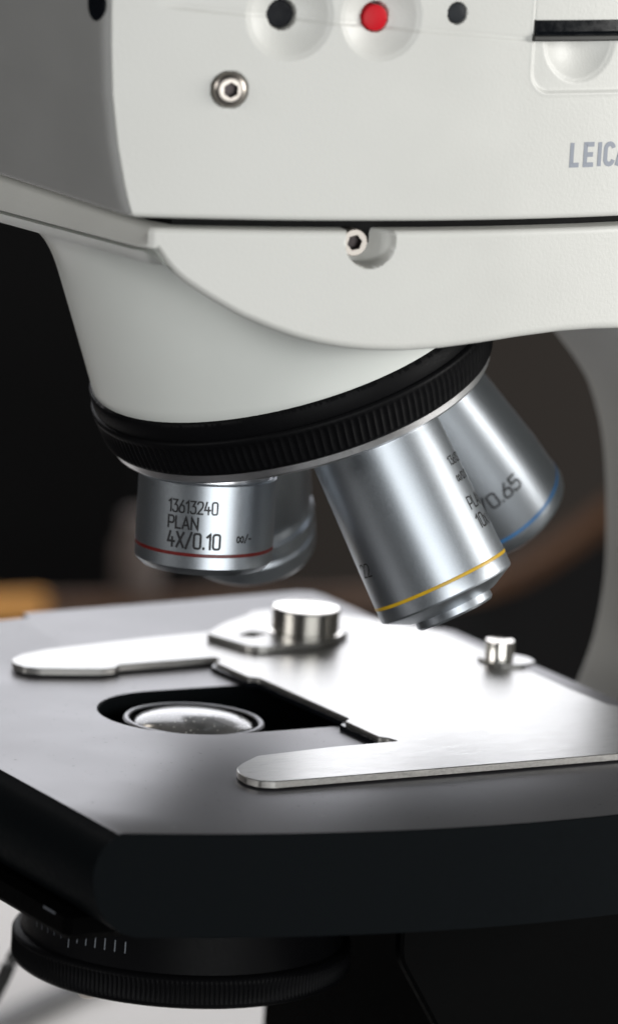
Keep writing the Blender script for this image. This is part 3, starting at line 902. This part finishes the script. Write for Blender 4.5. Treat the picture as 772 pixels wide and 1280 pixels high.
# ---- condenser in the stage opening
m_ = MB()
zu, xu, yu = Vector((0, 0, 1)), Vector((1, 0, 0)), Vector((0, 1, 0))
lathe(m_, (0, 0, 0), zu, xu, yu, [(13.2, -34), (13.2, -6), (12.6, -4), (12.2, -1.7), (11.9, -1.35), (11.4, -1.3), (11.1, -1.6), (10.9, -2.4), (10.5, -2.8)], 96, True, False)
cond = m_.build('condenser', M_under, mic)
m_ = MB(); lathe(m_, (0, 0, 0), zu, xu, yu, [(11.15, -1.45), (11.35, -1.22), (11.85, -1.24), (12.15, -1.55)], 96, False, False)
m_.build('bright_rim', M_lensrim, cond)
m_ = MB()
pr = [(10.6 * math.sin(R(a)), -2.6 + 2.7 * (math.cos(R(a)) )) for a in (90, 84, 76, 66, 56, 46, 36, 26, 17, 9, 3)]
lathe(m_, (0, 0, 0), zu, xu, yu, [(10.6, -2.9)] + [(q, t) for q, t in pr] + [(.1, .1)], 96)
m_.build('front_lens', M_glass, cond, sharp=60)
m_ = MB(); lathe(m_, (0, 0, 0), zu, xu, yu, [(9.9, -3.4), (6, -5.2), (.2, -6)], 64, False, False)
m_.build('lens_seat', mat_metal('lens_back', (.22, .22, .22), .3, 900), cond)
# dial below
m_ = MB()
ND = 220
def ribd(a, t, rad):
    if -43.4 < t < -39.6:
        k = sm(t, -43.4, -42.8) * (1 - sm(t, -40.2, -39.6)); return .3 * k * (.5 - .5 * math.cos(a * ND)) ** .6
    return 0
lathe(m_, (0, 0, 0), zu, xu, yu, [(20, -44.4), (28.4, -44.4), (29.0, -44.0), (29.3, -43.4), (29.3, -42.8), (29.3, -41.5), (29.3, -40.2), (29.3, -39.6), (29.0, -39.1), (28.4, -38.8), (27.9, -38.7), (27.6, -32.1), (27, -31.7), (20, -31.5)], ND * 8, True, True, ribd)
dial = m_.build('condenser_dial', M_knurl, mic, sharp=45)
m_ = MB(); m2 = MB()
for i in range(12):
    a_img = -19.5 - i * 3.9            # degrees from facing the camera, to the left
    ang = math.atan2(-771.6, -425.3) + R(a_img)
    hgt = 3.2 if i == 6 else 2.0
    zt = -34.0
    dir_ = Vector((math.cos(ang), math.sin(ang), 0)); tn = Vector((-math.sin(ang), math.cos(ang), 0))
    v = []
    for z in (zt, zt - hgt):
        rr_ = float(np.interp(z, [-38.7, -32.1], [27.9, 27.6])) + .04
        for s_ in (-.09, .09): v.append(dir_ * rr_ + tn * s_ + Vector((0, 0, z)))
    (m_ if i < 7 else m2).add(v, [(0, 1, 3, 2)])  # marks further left get the darker tone
m_.build('scale_marks', M_tick, dial, sharp=180)
m2.build('darker_scale_marks', M_tickd, dial, sharp=180)
m_ = MB(); lathe(m_, (-23, -10, -44.3), Vector((0, 0, -1)), xu, yu, [(1.6, -.2), (1.7, .8), (1.2, 1.5), (.3, 1.7)], 24)
m_.build('centring_screw', M_clear, dial)

# ---- slide holder of brushed steel with two clip arms
hold = [(-12.6, -39.9), (-14.8, -42.2), (-16.0, -45), (-16.4, -48.2), (-15.4, -50.8), (-13.2, -52), (20, -51.8), (53, -51.4), (88, -50.8), (88, -27.5), (78, -26.6), (73, -24.4), (70.9, -20), (70.6, -8), (71.2, 12), (71.8, 36), (70.5, 43), (66, 48), (58, 60), (52, 63), (45, 62), (36, 52), (28, 48.6), (14.8, 47.2), (-6.4, 43.6), (-12.5, 41.2), (-16.2, 38.2), (-17.4, 34.8), (-16.8, 31.8), (-14.6, 30.2), (-9, 28.4), (-3.7, 27), (-1.2, 27.4), (.6, 29.2), (20.2, 30.2), (20.2, 27.6), (18.4, 26.8), (18.6, 14.8), (20.2, 13.6), (20.6, -17.4), (19.0, -18.6), (19.0, -30), (20.2, -31.2), (20.8, -33.6), (8, -34.0), (-7.6, -36.0)]
if sum(hold[i - 1][0] * hold[i][1] - hold[i][0] * hold[i - 1][1] for i in range(len(hold))) < 0: hold = hold[::-1]
hold = round_poly(hold, .6, 3)
m_ = MB(); plate(m_, hold, [], .45, 1.6, .12)
holder = m_.build('slide_holder', M_steel, mic, sharp=30, weld=True, mats=[M_steeld], midx=lambda p: 0 if p.normal.z > .3 else 1)
# dark runner under the holder
run = [(19.6, 29), (17.6, 26.6), (17.8, 14), (19.4, 12.8), (19.8, -17), (18.2, -18.4), (18.2, -32.6), (24, -36), (66, -36), (66, 40), (24, 40)]
if sum(run[i - 1][0] * run[i][1] - run[i][0] * run[i - 1][1] for i in range(len(run))) < 0: run = run[::-1]
m_ = MB(); plate(m_, run, [], .05, .95, .1)
m_.build('runner_plate', M_gloss, holder, sharp=30)
sp = [(25, 42.6), (27.6, 32), (29.2, 30.4), (31, 30), (42, 31), (47, 33.4), (52, 38), (53, 46), (48, 53), (41, 55), (33, 50)]
sp = round_poly(sp, 1.0, 3)
sl = round_poly([(29.6, 39.6), (31.6, 37.2), (36.2, 39.2), (34.2, 42.2)], .9, 3)
m_ = MB(); plate(m_, sp, [sl], 1.75, 2.9, .06)
lock = m_.build('lock_plate', M_steel, holder, sharp=30, weld=True, mats=[M_steeld], midx=lambda p: 0 if p.normal.z > .3 else 1)
m_ = MB(); plate(m_, sl, [], 1.72, 1.9, .02); m_.build('slot_shade_fill', M_hole, lock)  # black sheet painting the shade inside the opening
m_ = MB(); lathe(m_, (43.2, 38.7, 0), zu, xu, yu, [(6.0, 2.8), (6.7, 2.95), (6.7, 3.25), (6.2, 3.4), (6.2, 7.3), (5.9, 7.7), (4.8, 7.85), (.5, 7.9)], 96)
m_.build('clamp_knob', M_chrome, holder)
m_ = MB(); lathe(m_, (68.6, 12.6, 0), zu, xu, yu, [(2.8, 1.7), (2.6, 2.0), (2.6, 5.6), (2.5, 5.9), (2.0, 6.0), (1.7, 5.8), (.3, 5.7)], 64)
m_.build('stop_pin', M_chrome, holder)
pp = round_poly([(66.0, 9.3), (71.5, 7.6), (74.6, 9.4), (75.0, 13), (73, 16.6), (66, 16.6)], 1.5, 4)
m_ = MB(); plate(m_, pp, [], 1.7, 2.3, .1); m_.build('pin_plate', M_steel, holder, sharp=30, weld=True)

# ---- cables on the desk behind, out of focus
def cable(name, pts, rad, mat, label):
    m_ = MB(); tube(m_, spline(pts), rad)
    return tag(m_.build(name, mat), label, 'cable')
cable('power_cable', [(-12, 66, -32), (-22, 62, -46), (-31.3, 60, -61.9), (-34.2, 60, -68.5), (-40, 60, -82), (-52, 56, -112), (-70, 50, -136), (-95, 40, -146.4), (-140, 0, -146.4)], 1.35, M_cable, 'thin black cable hanging behind the knurled dial at far left')
cable('data_cable', [(-110, 190, -145.9), (-60, 265, -145.9), (-38, 308, -145.9), (-25, 333, -145.9), (0, 360, -145.9), (50, 400, -145.9)], 2.6, M_cableg, 'grey cable lying on the white paper below the knurled dial')
